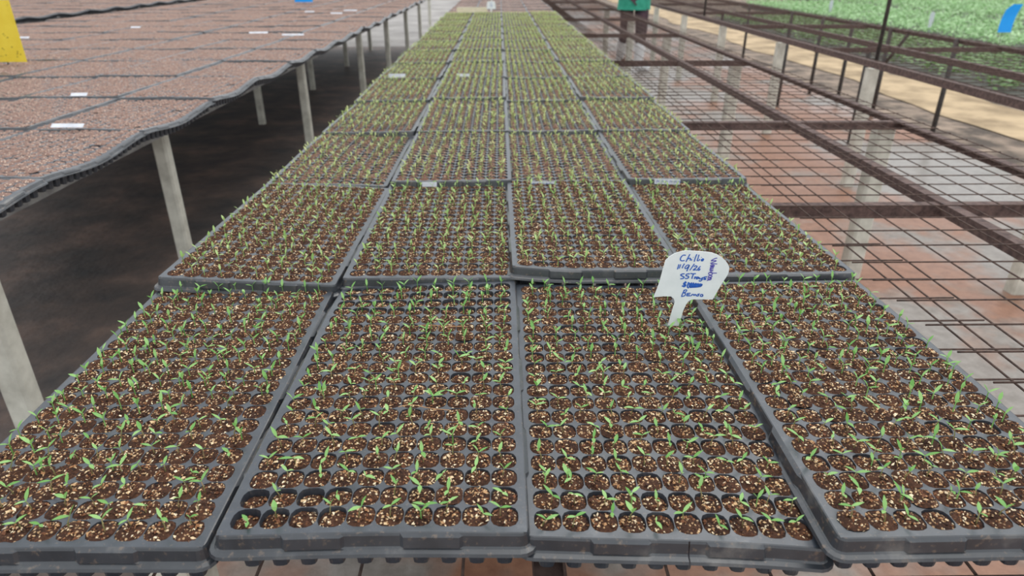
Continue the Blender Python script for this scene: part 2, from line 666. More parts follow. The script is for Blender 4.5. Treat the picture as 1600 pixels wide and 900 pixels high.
def warp_fn(kind, seed):
    g = random.Random(seed)
    a, b, p, q = g.uniform(-.0025, .0025), g.uniform(-.002, .002), g.uniform(0, 6), g.uniform(0, 6)

    def base(x, y):
        return a * np.sin(y * 9 + p) + b * np.sin(x * 18 + q) * np.cos(y * 5)
    if kind == (0, 2):
        return lambda x, y: base(x, y) - .021 * np.clip((x + .14) / .28, 0, 1) ** 1.2 * np.clip(1 - y / .30, 0, 1) ** 1.5
    if kind == (0, 0):
        return lambda x, y: base(x, y) - .004 * np.clip(1 - y / .25, 0, 1)
    if kind == (0, 1):
        return lambda x, y: base(x, y) - .012 * np.clip((-x) / .14, 0, 1) * np.clip((y - .42) / .12, 0, 1) ** 1.5
    if kind == (1, 2):
        return lambda x, y: base(x, y) + .009 * np.clip((-x - .02) / .12, 0, 1) ** 1.5 * np.clip(1 - y / .15, 0, 1)
    return base


# tray seating: row, column -> z lift, roll about y (right side down +), pitch (front up +), yaw
def seat(r, c):
    g = random.Random(r * 17 + c * 5 + 1)
    lift = [0.000, .007, .001, .008][c] + g.uniform(-.001, .001)
    roll, pit, yaw = g.uniform(-.4, .4), .95 + g.uniform(-.2, .3), g.uniform(-.35, .35)
    dx, dy = g.uniform(-.003, .003), g.uniform(-.006, .006)
    if r == 0:
        lift = [-.005, .004, -.002, .006][c]
        pit = [.5, .5, .55, .4][c]
        roll = [.3, .2, .0, -.3][c]
        yaw = [-.1, 0, -.3, .25][c]
        dy = [.006, .005, .007, -.006][c]
        dx = [-.005, 0, 0, 0][c]
    if r == 1:
        roll = [3.0, .1, .2, .2][c]
        yaw = [-.8, .3, .3, .1][c]
        dy = [-.006, .011, .018, .010][c]
        lift = [.008, .004, .012, .006][c]
    if r == 2:
        roll = [1.6, -.3, .1, .2][c]
        yaw = [-.4, 0, .2, .1][c]
    return lift, roll, pit, yaw, dx, dy


far_shell = [shell_mesh('tray_shell', NX, NY, P, P, TW, TL, HOLE, warp_fn(None, 900 + k), M['plastic'], 12) for k in range(2)]
far_warp = [warp_fn(None, 900 + k) for k in range(2)]
far_rim = [rim_mesh('tray_rim', TW, TL, far_warp[k], M['rim']) for k in range(2)]
CELLS = [(x, y) for y in CY for x in CX]
far_soil = [joined_soil('soil', CELLS, far_warp[k], M['soil_hazed'], -.0005, seed=k) for k in range(2)]
bare_soil = [joined_soil('soil', CELLS, far_warp[k], M['soil_pale'], .001, .0132, seed=5 + k) for k in range(2)]
PLUG = [mesh('soil_plug', *plug_unit(40 + k), M['soil_dark'], True) for k in range(8)]

stuffV, stuffB = [], []      # far seedlings
cand = []                    # near seedlings (distance, ...)
roots = {}
for r in range(NROWS_GREEN + 6):
    for c in range(4):
        lift, roll, pit, yaw, dx, dy = seat(r, c)
        root = empty('seedling_tray', (COLX[c] + dx, ROW0 + r * ROWP + dy, TZ + lift), (R(-pit), R(roll), R(yaw)))
        # keep the tray's middle at its height when it is tilted nose-up
        root.location.z += .0015 if r > 0 else 0
        roots[(r, c)] = root
        green = r < NROWS_GREEN
        what = 'black plug tray of green chilli seedlings' if green else 'black plug tray of bare brown soil on centre bench'
        tag(root, f'{what}, {ROWNAME[r]}, {COLNAME[c]}' if r < len(ROWNAME) else f'{what}, farthest row, {COLNAME[c]}',
            'seedling tray', 'plug trays in rows on the centre bench')
        mw = root.matrix_basis
        if r < 2:
            wf = warp_fn((r, c), 10 * r + c)
            link('tray_shell', shell_mesh('tray_shell', NX, NY, P, P, TW, TL, HOLE, wf, M['plastic']), root)
            link('tray_rim', rim_mesh('tray_rim', TW, TL, wf, M['rim'], .010 if (r, c) == (0, 2) else None), root)
            g = np.random.default_rng(r * 4 + c)
            over = [-.0001, -.0008, -.0010, -.0002][c] if r == 0 else [-.0002, -.0008, -.0006, -.0002][c]
            levels = []
            for j, y in enumerate(CY):
                for i, x in enumerate(CX):
                    lv = over + g.normal(0, .0010 if c else .0005)
                    if (r, c) == (0, 1) and j < 2 and i < 4: lv -= .007 * (1 - i / 5)
                    if (r, c) == (0, 1) and j > 15: lv -= .003
                    if c == 2 and r == 0 and j < 2: lv -= .002
                    levels.append(lv)
                    o = link('soil_plug', PLUG[g.integers(8)], root, (x, y, lv + float(wf(x, y))), (0, 0, float(g.integers(4)) * math.pi / 2))
                    if c == 0 or (r == 1 and c == 3): o.scale = (1.10, 1.10, 1)
            link_c = link('soil_chips', chips_mesh('soil_chips', CELLS, levels, wf, 78 if r == 0 else 38, .0126 if c else .0136, 77 + r * 4 + c,
                                                   .0006, .0021 if r == 0 else .0023), root)
            tag(link_c, kind='stuff')
        else:
            k = (r + c) % 2
            wf = far_warp[k]
            link('tray_shell', far_shell[k], root)
            link('tray_rim', far_rim[k], root)
            so = link('soil', (far_soil if green else bare_soil)[k], root)
            tag(so, kind='stuff')
            levels = [0.0] * 200
        if green:
            g = random.Random(r * 31 + c)
            for idx, (x, y) in enumerate(CELLS):
                miss = .10 if r < 2 else .07
                if g.random() < miss: continue
                for twin in range(2 if g.random() < (.06 if r < 2 else .22) else 1):
                    px, py = x + g.uniform(-.006, .006), y + g.uniform(-.006, .006)
                    lw = (px, py, levels[idx] + .001 + float(wf(px, py)))
                    wp = mw @ Vector(lw)
                    if r == 0:
                        cand.append(((Vector(wp) - cam.location).length, wp, c, idx, twin, g.randrange(len(SEED)), g.uniform(0, 6.28), g.uniform(.85, 1.12)))
                    else:
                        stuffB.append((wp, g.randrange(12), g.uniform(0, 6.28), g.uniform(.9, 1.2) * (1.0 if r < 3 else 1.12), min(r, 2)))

# the 300 seedlings that show largest are things of their own, the others one mass
vis = sorted([q for q in cand if in_view(q[1], 0)], key=lambda q: q[0])
near = [q for q in vis if q[4] == 0][:300]
nearset = {id(q) for q in near}
TRAYN = ['leftmost', 'second', 'third', 'rightmost']
for q in near:
    d, wp, c, idx, twin, kk, yaw, sc = q
    j, i = divmod(idx, NX)
    o = empty('chilli_seedling', wp, (0, 0, yaw))
    o.scale = (sc, sc, sc)
    side = f'{ORD[i]} cell from left'
    tag(o, f'green seedling, {side}, {ORD[j]} cell row from front, {TRAYN[c]} front tray', 'seedling', 'chilli seedlings in the front trays')
    st, lv = SEED[kk]
    link('stem', st, o)
    for m_ in lv: link('leaf', m_, o)
rest = [q for q in cand if id(q) not in nearset]
for q in rest: stuffB.append((q[1], q[5] % 12, q[6], q[7] * 1.1, 0))


def seedlings_mass(items):
    V, F = [], []
    n = 0
    mi = []
    for wp, k, yaw, sc, slot in items:
        v, f = SBLK[k]
        c, s = math.cos(yaw) * sc, math.sin(yaw) * sc
        V.append(np.stack([v[:, 0] * c - v[:, 1] * s + wp[0], v[:, 0] * s + v[:, 1] * c + wp[1], v[:, 2] * sc + wp[2]], -1))
        F += [tuple(i + n for i in q) for q in f]
        mi += [slot] * len(f)
        n += len(v)
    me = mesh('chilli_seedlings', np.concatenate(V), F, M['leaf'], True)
    me.materials.append(M['leaf_half_hazed'])
    me.materials.append(M['leaf_hazed'])
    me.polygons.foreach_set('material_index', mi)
    return me


o = link('chilli_seedlings', seedlings_mass(stuffB))
tag(o, 'mass of tiny green chilli seedlings filling the trays further back on centre bench', 'seedlings', kind='stuff')

# ------------------------------------------------------------------ centre bench: welded wire mesh on angle iron
MZ = .6805


def angle_y(x, y0, y1, z=.677, wv=.030, flip=1):
    return MB().prism([(x, z), (x + flip * wv, z), (x + flip * wv, z - .005), (x + flip * .005, z - .005), (x + flip * .005, z - wv), (x, z - wv)], 'y', y0, y1)


def angle_x(y, x0, x1, z=.6765, wv=.030):
    return MB().prism([(y, z), (y + wv, z), (y + wv, z - .005), (y + .005, z - .005), (y + .005, z - wv), (y, z - wv)], 'x', x0, x1)


def post_mesh(name, wx, wy, h, mat):
    """square post with chamfered corners and a small foot and cap plate"""
    c = min(wx, wy) * .14
    a, b = wx / 2, wy / 2
    poly = [(-a + c, -b), (a - c, -b), (a, -b + c), (a, b - c), (a - c, b), (-a + c, b), (-a, b - c), (-a, -b + c)]
    m_ = MB().prism(poly, 'z', 0, h)
    return m_.mesh(name, mat)


bench = empty('mesh_bench', (0, 0, 0))
tag(bench, 'long rusty wire mesh bench carrying the green seedling trays', 'bench')
for x in (-.52, .03, 1.10, 1.535):
    angle_y(x, .30, 14, flip=1 if x < 1.5 else -1).build('beam', M['rust'], bench)
for y in (.42, 1.585, 2.56, 4.34, 6.10, 7.9, 9.7, 11.5):
    angle_x(y, -.52, 1.55, z=.672).build('crossbar', M['rust'], bench)
pm = post_mesh('leg', .07, .07, .642, M['post'])
for y in (.72, 2.62, 4.45, 6.37, 8.2, 10.1):
    for x in (-.47, 1.50):
        link('leg', pm, bench, (x, y, 0))
WR = .0017
wl = MB().tube([(0, 0, 0), (0, 13.6, 0)], WR, 5).mesh('mesh_wire', M['wire_rust'], True)
for x in [-.54 + .1 * k for k in range(0, 14)]:
    if x < .79: link('mesh_wire', wl, bench, (x, .32, MZ))
for k in range(11):
    x = .722 + .0835 * k
    if x < 1.56: link('mesh_wire', wl, bench, (x, .32, MZ + .0035))
wa = MB().tube([(-.55, 0, 0), (.800, 0, 0)], WR, 5).mesh('mesh_wire', M['wire_rust'], True)
wb = MB().tube([(.690, 0, 0), (1.56, 0, 0)], WR, 5).mesh('mesh_wire', M['wire_rust'], True)
y = .36
gw = random.Random(4)
while y < 13.8:
    link('mesh_wire', wb, bench, (0, y, MZ + .0060), (0, 0, gw.uniform(-.004, .004)))
    link('mesh_wire', wa, bench, (0, y + .014, MZ + .0030), (0, 0, gw.uniform(-.006, .006)))
    y += .0845

# ------------------------------------------------------------------ the empty bench on the right
b2 = empty('mesh_bench', (0, 0, 0))
tag(b2, 'empty rusty wire mesh bench beyond the aisle on the right', 'bench')
for x, fl in ((2.06, 1), (2.55, 1), (3.30, -1)):
    angle_y(x, 1.4, 15, z=.727, flip=fl, wv=.034).build('beam', M['rust'], b2)
for y in (2.5, 4.6, 6.4, 8.2, 10.0, 12):
    angle_x(y, 2.06, 3.30, z=.718).build('crossbar', M['rust'], b2)
pm2 = post_mesh('leg', .060, .060, .68, M['post'])
for y in (2.45, 3.93, 5.30, 6.74, 8.2, 9.7):
    link('leg', pm2, b2, (2.105, y, 0))
rod = MB().tube([(0, 0, 0), (0, 0, .73)], .018, 8).mesh('leg', M['dark_steel'], True)
for x, y in ((3.27, 5.05), (3.27, 5.95), (3.27, 6.62), (3.2, 7.1), (3.25, 8.0), (3.25, 9.4), (3.25, 3.9), (2.6, 4.95), (2.6, 6.4), (2.6, 8.4)):
    link('leg', rod, b2, (x, y, 0))
MB().tube([(3.27, 5.95, .42), (3.28, 5.70, .70)], .014, 6).build('brace', M['dark_steel'], b2, True)
for x, y in ((2.10, 3.90), (2.10, 7.4)):
    MB().tube([(x, y, .72), (x, y, 2.3)], .011, 8).build('upright_rod', M['dark_steel'], b2, True)
wl2 = MB().tube([(0, 0, 0), (0, 13.4, 0)], .0016, 5).mesh('mesh_wire', M['wire_rust'], True)
for k in range(12): link('mesh_wire', wl2, b2, (2.08 + .11 * k, 1.45, .7315))
wc2 = MB().tube([(2.05, 0, 0), (3.32, 0, 0)], .0016, 5).mesh('mesh_wire', M['wire_rust'], True)
y = 1.5
while y < 14.6:
    link('mesh_wire', wc2, b2, (0, y, .7355))
    y += .105

# ------------------------------------------------------------------ left bench covered with trays of bare soil
LNX, LNY, LPX, LPY = 11, 18, .0305, .0292
LW, LL = .350, .540
lwarp = [warp_fn(None, 700 + k) for k in range(3)]


def lw_edge(x, y):
    return lwarp[0](x, y) - .02 * np.clip((x - .03) / .145, 0, 1) ** 2 * (.55 + .45 * np.sin(y * 11.5 - 1.2))


LWF = [lwarp[0], lwarp[1], lwarp[2], lw_edge]
l_shell = [shell_mesh('tray_shell', LNX, LNY, LPX, LPY, LW, LL, .0128, f_, M['plastic'], 8, .04, .009) for f_ in LWF]
l_rim = [rim_mesh('tray_rim', LW, LL, f_, M['rim'], None, .009, .008) for f_ in LWF]
LCELLS = [(x, y) for y in LL / 2 + (np.arange(LNY) - (LNY - 1) / 2) * LPY for x in (np.arange(LNX) - (LNX - 1) / 2) * LPX]
l_soil = [joined_soil('soil', LCELLS, f_, M['soil_pale'], .0012, .0136, 2, 8, 1.14, 1.08, .0012, 20 + k) for k, f_ in enumerate(LWF)]
LX0, LPITCH = -1.095, .364
LY0 = 2.12 - 3 * .541


def left_trays(x0, ncol, nrow, y0, z, where, grp):
    for r in range(nrow):
        for c in range(ncol):
            cx = x0 - LPITCH * (c + .5)
            ok = any(in_view((cx + a, y0 + r * .541 + b, z), 5) for a in (-.17, 0, .17) for b in (0, .27, .54))
            if not ok: continue
            g = random.Random(r * 13 + c + int(-x0 * 10))
            k = 3 if c == 0 else g.randrange(3)
            o = empty('seedling_tray', (cx + g.uniform(-.006, .006), y0 + r * .541 + g.uniform(-.012, .012), z + .003 + (.004 if c % 2 else 0) + g.uniform(-.002, .002)),
                      (R(-g.uniform(.1, .75)), R(g.uniform(-.5, .5)), R(g.uniform(-.9, .9))))
            tag(o, f'tray of bare brown soil on {where}, {ORD[r]} row, {ORD[c]} column from aisle', 'seedling tray', grp)
            link('tray_shell', l_shell[k], o)
            link('tray_rim', l_rim[k], o)
            tag(link('soil', l_soil[k], o), kind='stuff')


left_trays(LX0, 8, 26, LY0, TZ, 'left bench', 'bare soil trays on the left bench')
left_trays(-4.30, 6, 32, LY0 + .2, TZ + .03, 'far left bench', 'bare soil trays on the far left bench')

b3 = empty('tray_bench', (-2.5, 0, 0))
tag(b3, 'long left bench on grey posts covered with bare soil trays', 'bench')
for x in (-1.235, -1.96, -2.9, -3.9):
    o = angle_y(x, .2, 15.2, z=.694, flip=-1, wv=.05).build('beam', M['galv'], b3, loc=(2.5, 0, 0))
for y in [.5 + 1.1 * k for k in range(14)]:
    angle_x(y, -3.95, -1.235, z=.688).build('crossbar', M['rust'], b3, loc=(2.5, 0, 0))
pm3 = post_mesh('leg', .050, .050, .645, M['post'])
pm4 = post_mesh('leg', .066, .060, .645, M['post'])
for y in (.5, 1.50, 2.52, 4.48, 6.45, 8.06, 9.8, 11.5, 13.2):
    link('leg', pm4 if y < 2 else pm3, b3, (-1.265 + 2.5, y, 0))
for y in (2.2, 4.0, 5.72, 7.42, 9.2, 11.0, 12.8):
    link('leg', pm3, b3, (-1.99 + 2.5, y, 0))
    link('leg', pm3, b3, (-3.88 + 2.5, y, 0))
wl3 = MB().tube([(0, 0, 0), (0, 14.8, 0)], .0022, 5).mesh('mesh_wire', M['wire_rust'], True)
for k in range(27): link('mesh_wire', wl3, b3, (-1.20 - .105 * k + 2.5, .3, .6965))
b4 = empty('tray_bench', (-5.4, 0, 0))
tag(b4, 'farthest left bench behind the yellow sticky card, covered with soil trays', 'bench')
for x in (-4.36, -5.4, -6.45):
    angle_y(x, 4, 18.5, z=.730, flip=-1, wv=.05).build('beam', M['galv'], b4, loc=(5.4, 0, 0))
for y in [4.2 + 1.4 * k for k in range(11)]:
    angle_x(y, -6.5, -4.36, z=.7245).build('crossbar', M['rust'], b4, loc=(5.4, 0, 0))
    for x in (-4.39, -6.45): link('leg', post_mesh('leg', .062, .062, .68, M['post']) if y < 4.3 and x > -5 else bpy.data.meshes['leg'], b4, (x + 5.4, y, 0))

# ------------------------------------------------------------------ white plant tag with handwriting
KU, KW = .00088, .00093


def tag_uv(px, py):
    return ((px - 1055.5) * KU, (505 - py) * KW)


def crop7(x, y): return tag_uv(980 + x / 6, 370 + y / 6)
def cropA(x, y): return tag_uv(1040 + x / 16, 392 + y / 16)


outline = [(395, 810), (425, 720), (440, 650), (428, 615), (400, 590), (330, 590), (230, 602), (255, 520), (275, 440), (295, 320), (310, 240), (345, 200),
           (390, 170), (440, 152), (490, 140), (640, 145), (740, 155), (795, 175), (840, 200), (880, 235), (905, 265), (920, 300), (918, 340), (910, 370),
           (870, 450), (835, 530), (800, 612), (700, 612), (600, 615), (570, 635), (550, 670), (530, 730), (510, 812)]
PT = [crop7(*p) for p in outline]
PT[0] = (PT[0][0], PT[0][1] - .012)
PT[-1] = (PT[-1][0] - .001, PT[-1][1] - .012)
tg = empty('plant_tag', (.250, .855, TZ + .004), (R(-3), 0, R(-4)))
tag(tg, 'white plastic plant tag with blue handwriting standing in the front trays', 'plant tag')
MB().prism(PT, 'y', 0, .0012).build('tag_board', M['tag_white'], tg)


def ribbon(strokes, width, mat, name, parent, conv, y=-.0004):
    mb = MB()
    for li, st in enumerate(strokes):
        p = [Vector(conv(*q)) for q in st]
        # smooth by Catmull-Rom
        pts = []
        for i in range(len(p) - 1):
            a, b, c, d = p[max(i - 1, 0)], p[i], p[i + 1], p[min(i + 2, len(p) - 1)]
            for s in range(4):
                tt = s / 4
                pts.append(.5 * ((2 * b) + (c - a) * tt + (2 * a - 5 * b + 4 * c - d) * tt ** 2 + (3 * b - 3 * c + d - a) * tt ** 3))
        pts.append(p[-1])
        v = []
        for i, q in enumerate(pts):
            dd = pts[min(i + 1, len(pts) - 1)] - pts[max(i - 1, 0)]
            if dd.length < 1e-9: dd = Vector((1, 0))
            dd.normalize()
            nn = Vector((-dd.y, dd.x)) * width / 2
            v += [(q.x + nn.x, y - li * 2e-6, q.y + nn.y), (q.x - nn.x, y - li * 2e-6, q.y - nn.y)]
        f = [(2 * i, 2 * i + 1, 2 * i + 3, 2 * i + 2) for i in range(len(pts) - 1)]
        mb.add(v, f)
    return mb.build(name, mat, parent)


chillie = [[(365, 140), (310, 135), (265, 165), (240, 220), (245, 265), (285, 282), (345, 268)], [(465, 108), (425, 200), (385, 310)],
           [(398, 255), (450, 215), (490, 215), (478, 268)], [(522, 230), (515, 272)], [(560, 190), (556, 180)], [(635, 105), (610, 190), (590, 298)],
           [(692, 115), (680, 190), (665, 268), (702, 268)], [(722, 225), (712, 266)], [(758, 188), (764, 180)],
           [(768, 256), (822, 240), (800, 218), (765, 245), (780, 274), (818, 262)]]
date = [[(215, 370), (190, 505)], [(262, 370), (232, 480)], [(355, 350), (325, 410), (305, 472)],
        [(482, 390), (430, 385), (378, 445), (390, 480), (440, 455), (480, 395), (455, 470), (430, 548)],
        [(602, 350), (552, 440), (505, 522)], [(598, 425), (640, 400), (678, 418), (650, 458), (588, 512), (650, 505), (692, 515)],
        [(765, 408), (720, 460), (705, 505), (740, 517), (758, 482), (715, 485)]]
trays = [[(385, 612), (320, 622), (288, 650), (340, 680), (382, 705), (350, 740), (288, 746)],
         [(515, 610), (440, 622), (425, 662), (485, 675), (492, 710), (450, 736), (405, 730)],
         [(530, 600), (600, 610), (668, 600)], [(610, 610), (590, 680), (580, 742)], [(656, 678), (645, 746)], [(650, 705), (690, 684)],
         [(745, 690), (702, 700), (692, 735), (725, 736), (745, 695), (748, 738)], [(780, 698), (775, 735), (820, 736), (850, 695)],
         [(850, 695), (840, 760), (800, 796), (762, 780)], [(962, 680), (892, 688), (885, 712), (932, 728), (920, 752), (872, 745)]]
off = 640
price = [[(458, 200), (400, 212), (392, 250), (442, 262), (420, 302), (348, 290)], [(432, 168), (400, 328)], [(512, 188), (490, 305), (530, 345)],
         [(540, 205), (550, 322), (590, 202), (610, 316), (640, 204), (660, 310), (700, 212), (715, 305), (755, 218), (770, 306), (810, 222), (800, 300), (852, 232), (815, 296), (560, 325)],
         [(545, 240), (700, 250), (840, 240)], [(545, 280), (700, 285), (810, 280)]]
price = [[(a, b + off) for a, b in s] for s in price]
name5 = [[(428, 400), (392, 480), (368, 572)], [(400, 412), (450, 394), (487, 405), (450, 460), (402, 480)], [(430, 476), (464, 500), (445, 550), (362, 577)],
         [(498, 488), (560, 480), (592, 482)], [(502, 488), (505, 520), (502, 552), (612, 546)], [(504, 520), (575, 516)],
         [(620, 550), (635, 514), (668, 510), (684, 548)], [(684, 548), (702, 512), (722, 514), (736, 546)], [(748, 510), (742, 546)],
         [(828, 494), (776, 504), (802, 530), (782, 552), (746, 549)], [(902, 505), (862, 508), (848, 545), (880, 562), (908, 540), (902, 505), (910, 562)]]
name5 = [[(a, b + off) for a, b in s] for s in name5]
side = [[(1152, 188), (1080, 215), (1012, 265), (1060, 262), (1142, 262), (1050, 310), (1003, 332), (1100, 338), (1172, 340)],
        [(1090, 372), (1030, 370), (1014, 400), (1060, 416), (1102, 400), (1090, 372), (1018, 426)],
        [(1102, 432), (1022, 438), (1016, 462), (1096, 468)], [(1096, 468), (1022, 484), (1012, 508), (1092, 516), (1024, 534)],
        [(1192, 578), (1110, 580), (1020, 570)], [(1085, 590), (1060, 562), (1008, 562), (988, 595), (1020, 628), (1070, 622), (1085, 590)],
        [(1062, 643), (1006, 648), (988, 680), (1040, 692), (1082, 670), (1062, 643)],
        [(1066, 708), (1010, 700), (984, 735), (1030, 762), (1066, 740), (1062, 706), (1000, 762), (964, 782)]]
ribbon(chillie, .0015, M['ink_blue'], 'handwriting', tg, cropA)
ribbon(date, .0015, M['ink_blue'], 'handwriting', tg, cropA)
ribbon(trays, .0017, M['ink_blue'], 'handwriting', tg, cropA)
ribbon(price, .0021, M['ink_blue'], 'handwriting', tg, cropA)
ribbon(name5, .0015, M['ink_blue'], 'handwriting', tg, cropA)
ribbon(side, .0013, M['ink_purple'], 'handwriting', tg, cropA)


# loose straw fibres lying on the soil
for (x, y, ln, a, words) in ((-.085, .833, .075, 2, 'thin tan straw fibre across the back cells of second front tray'),
                             (-.090, .640, .060, -4, 'thin tan straw fibre across the middle of second front tray'),
                             (-.205, .625, .050, -38, 'thin orange fibre slanting near left rim of second front tray')):
    g = random.Random(int(ln * 1000))
    o = MB().tube([((t_ - .5) * ln, .004 * math.sin(t_ * 5), .0007 + .001 * math.sin(t_ * 9)) for t_ in np.linspace(0, 1, 9)], .0005, 5).build('straw_fibre', M['straw'], None, True, (x, y, TZ + .0055))
    o.rotation_euler.z = R(a)
    tag(o, words, 'straw')


# plant tags at the far end of the green trays
def far_tag(loc, label, s=1.0):
    o = empty('plant_tag', loc, (R(-4), 0, 0))
    o.scale = (s, s, s)
    tag(o, label, 'plant tag')
    pts = [(-.008, -.02), (-.007, .03), (-.012, .036), (-.045, .036), (-.042, .09), (-.030, .108), (.030, .108), (.042, .09), (.045, .036), (.012, .036), (.007, .03), (.008, -.02)]
    MB().prism(pts, 'y', 0, .0012).build('tag_board', M['tag_white'], o)
    ribbon([[(-.02, .09), (0, .094), (.02, .088)], [(.0, .085), (.002, .05)], [(-.02, .07), (.02, .068)]], .003, M['ink_faint'], 'handwriting', o, lambda a, b: (a, b))


far_tag((-.082, 7.36, TZ + .012), 'white plastic tag beside the wooden strip at the far end of the trays')
far_tag((-.10, 9.65, TZ + .012), 'farthest white tag among bare soil trays beyond the wooden strip')


# paper labels
def paper_label(name, label, loc, rot, wx, wy, strokes=True, grp=None, cat='label'):
    o = empty(name, loc, rot)
    tag(o, label, cat, grp)
    MB().box(-wx / 2, wx / 2, -.0006, 0, 0, wy).build('strip', M['paper'], o)
    if strokes:
        a = wx * .42
        ss = []
        g = random.Random(int(abs(loc[0]) * 1000))
        x = -a
        while x < a:
            ss.append([(x, wy * .25), (x + .002, wy * .75), (x + .005, wy * .4), (x + .006, wy * .7)])
            x += g.uniform(.008, .012)
        ribbon(ss, .0011, M['ink_faint'], 'handwriting', o, lambda p, q: (p, q), y=-.0009)
    return o


Y2 = ROW0 + 2 * ROWP
paper_label('tray_label', 'white paper label with faded writing on third-row tray, third from left', (.098, Y2 - .0145, TZ - .003), (R(-12), 0, 0), .056, .013)
paper_label('tray_label', 'white and blue paper label on the rightmost third-row tray', (.388, Y2 - .0145, TZ + .002), (R(-12), R(2), 0), .060, .012)
paper_label('tray_label', 'grey worn label on the second tray from left, third row', (-.165, Y2 - .0145, TZ - .001), (R(-12), 0, 0), .034, .011, False)
paper_label('tray_label', 'blank white label on the leftmost tray of the sixth row', (-.46, ROW0 + 5 * ROWP - .016, TZ + .005), (R(-20), 0, 0), .075, .016, False)
paper_label('tray_label', 'blank white label on second-from-left tray, sixth row', (-.165, ROW0 + 5 * ROWP - .016, TZ + .009), (R(-20), 0, 0), .060, .012, False)
# loose labels on the left bench: position, words
for (x, y, wd, words) in [(-1.33, 2.10, .10, 'white label at the aisle edge of the left bench, nearest one'),
                          (-1.60, 2.65, .06, 'short white label on the left bench behind the nearest one'),
                          (-2.00, 2.66, .10, 'white label on the left bench at left edge of picture'),
                          (-1.73, 5.18, .13, 'white label on left bench with dark shadow gap, close to the aisle'),
                          (-1.44, 5.02, .15, 'bright white label in the left bench gap nearest the aisle, further back'),
                          (-2.83, 5.65, .07, 'small white label in the middle of the left bench'),
                          (-3.20, 4.85, .09, 'small pale label just right of the yellow sticky card'),
                          (-1.57, 7.7, .14, 'faint white label far along the left bench near the aisle'),
                          (-1.62, 7.25, .12, 'faint white label far along the left bench, nearer of the two'),
                          (-1.95, 7.5, .10, 'pale label just below the small blue sticky card')]:
    paper_label('tray_label', words, (x, y, TZ + .012), (R(-55), 0, R(random.Random(int(y * 100)).uniform(-6, 6))), wd, .016, False)

# wooden strip lying across the far trays
wd = MB().prism([(-.155, 0), (.150, 0), (.153, .004), (.153, .044), (.150, .048), (-.152, .048), (-.157, .042), (-.158, .006)], 'y', -.012, .012).build(
    'wooden_strip', M['wood'], None, loc=(-.275, 7.42, TZ + .012))
tag(wd, 'pale yellow wooden strip lying across the far end of green trays', 'wood strip')


# ------------------------------------------------------------------ sticky insect traps
def trap(loc, rz, w_, h_, mat, label, stake, bend=0.0, specks=0, lean=0.0):
    o = empty('sticky_trap', loc, (0, R(lean), R(rz)))
    tag(o, label, 'sticky trap', 'coloured sticky insect traps')
    n = 10
    V, F = [], []
    for i in range(n + 1):
        tt = i / n
        z = h_ * tt
        xo = bend * tt * tt
        yo = .02 * math.sin(tt * 2) * (1 if bend else 0)
        c = max(0, tt - .82) / .18 if bend else 0
        for q in (0, .002):
            V += [(-w_ / 2 + xo + c * w_ * .30, yo + q, z), (w_ / 2 + xo, yo + q, z)]
    for i in range(n):
        a = i * 4
        F += [(a, a + 1, a + 5, a + 4), (a + 3, a + 2, a + 6, a + 7), (a + 2, a, a + 4, a + 6), (a + 1, a + 3, a + 7, a + 5)]
    F += [(0, 2, 3, 1), (n * 4, n * 4 + 1, n * 4 + 3, n * 4 + 2)]
    link('card', mesh('card', V, F, mat), o)
    MB().tube([(0, .03, -stake), (0, .03, h_ * .35), (bend * .8, .03, h_ * 1.03)], .003, 6).build('stake', M['dark_steel'], o, True)
    g = random.Random(9)
    for k in range(specks):
        x, z = g.uniform(-w_ * .45, w_ * .45), g.uniform(h_ * .08, h_ * .92)
        s = g.uniform(.002, .004)
        MB().add([(x + s * math.cos(t_), -.0006, z + s * .8 * math.sin(t_)) for t_ in np.linspace(0, 6.28, 7)[:-1]] + [(x, -.002, z)],
                 [(i, (i + 1) % 6, 6) for i in range(6)]).build('stuck_insect', M['speck'], o)
    return o


trap((-2.475, 3.56, TZ + .022), 0, .235, .285, M['yellow_card'], 'yellow sticky insect card standing on the left bench', .07, specks=26)
trap((-2.42, 9.10, TZ + .03), 0, .22, .30, M['blue_card'], 'small blue sticky card far along the left bench', .08)
trap((5.62, 7.9, .52), 0, .15, .29, M['blue_card'], 'curved blue sticky card on a stake over the right green bed', .50, bend=.06)


# ------------------------------------------------------------------ green beds on the far right
def bed(x0, x1, y0, y1, zt, dens, size, mat, label, seed, nmark=0):
    o = empty('seedling_bed', ((x0 + x1) / 2, (y0 + y1) / 2, 0))
    tag(o, label, 'plant bed', 'green beds on the right')
    ox, oy = o.location.x, o.location.y
    bm_ = MB()
    bm_.box(x0 - ox, x1 - ox, y0 - oy, y1 - oy, -.02, zt)
    bm_.build('bed_base', M['bed_plastic'], o)
    g = np.random.default_rng(seed)
    n = int((x1 - x0) * (y1 - y0) * dens)
    xs, ys = g.uniform(x0, x1, n), g.uniform(y0, y1, n)
    hh = zt + size * (.5 + 1.1 * g.uniform(0, 1, n)) + size * .5 * np.sin(xs * 7) * np.sin(ys * 6.3 + 1)
    us = []
    for k in range(10):
        v, F = leaf_verts(1.0, .48, R(random.Random(k).uniform(-10, 55)), 0, .25, .7, 3)
        us.append(v)
    us = np.array(us)
    U = us[g.integers(0, 10, n)]
    th = g.uniform(0, 6.28, n)
    s = size * g.uniform(.7, 1.3, n)
    c_, s_ = (np.cos(th) * s)[:, None], (np.sin(th) * s)[:, None]
    V = np.stack([U[..., 0] * c_ - U[..., 1] * s_ + (xs - ox)[:, None], U[..., 0] * s_ + U[..., 1] * c_ + (ys - oy)[:, None], U[..., 2] * s[:, None] + hh[:, None]], -1)
    tag(link('foliage', tile_mesh('foliage', V, F, mat, True), o), kind='stuff')
    return o


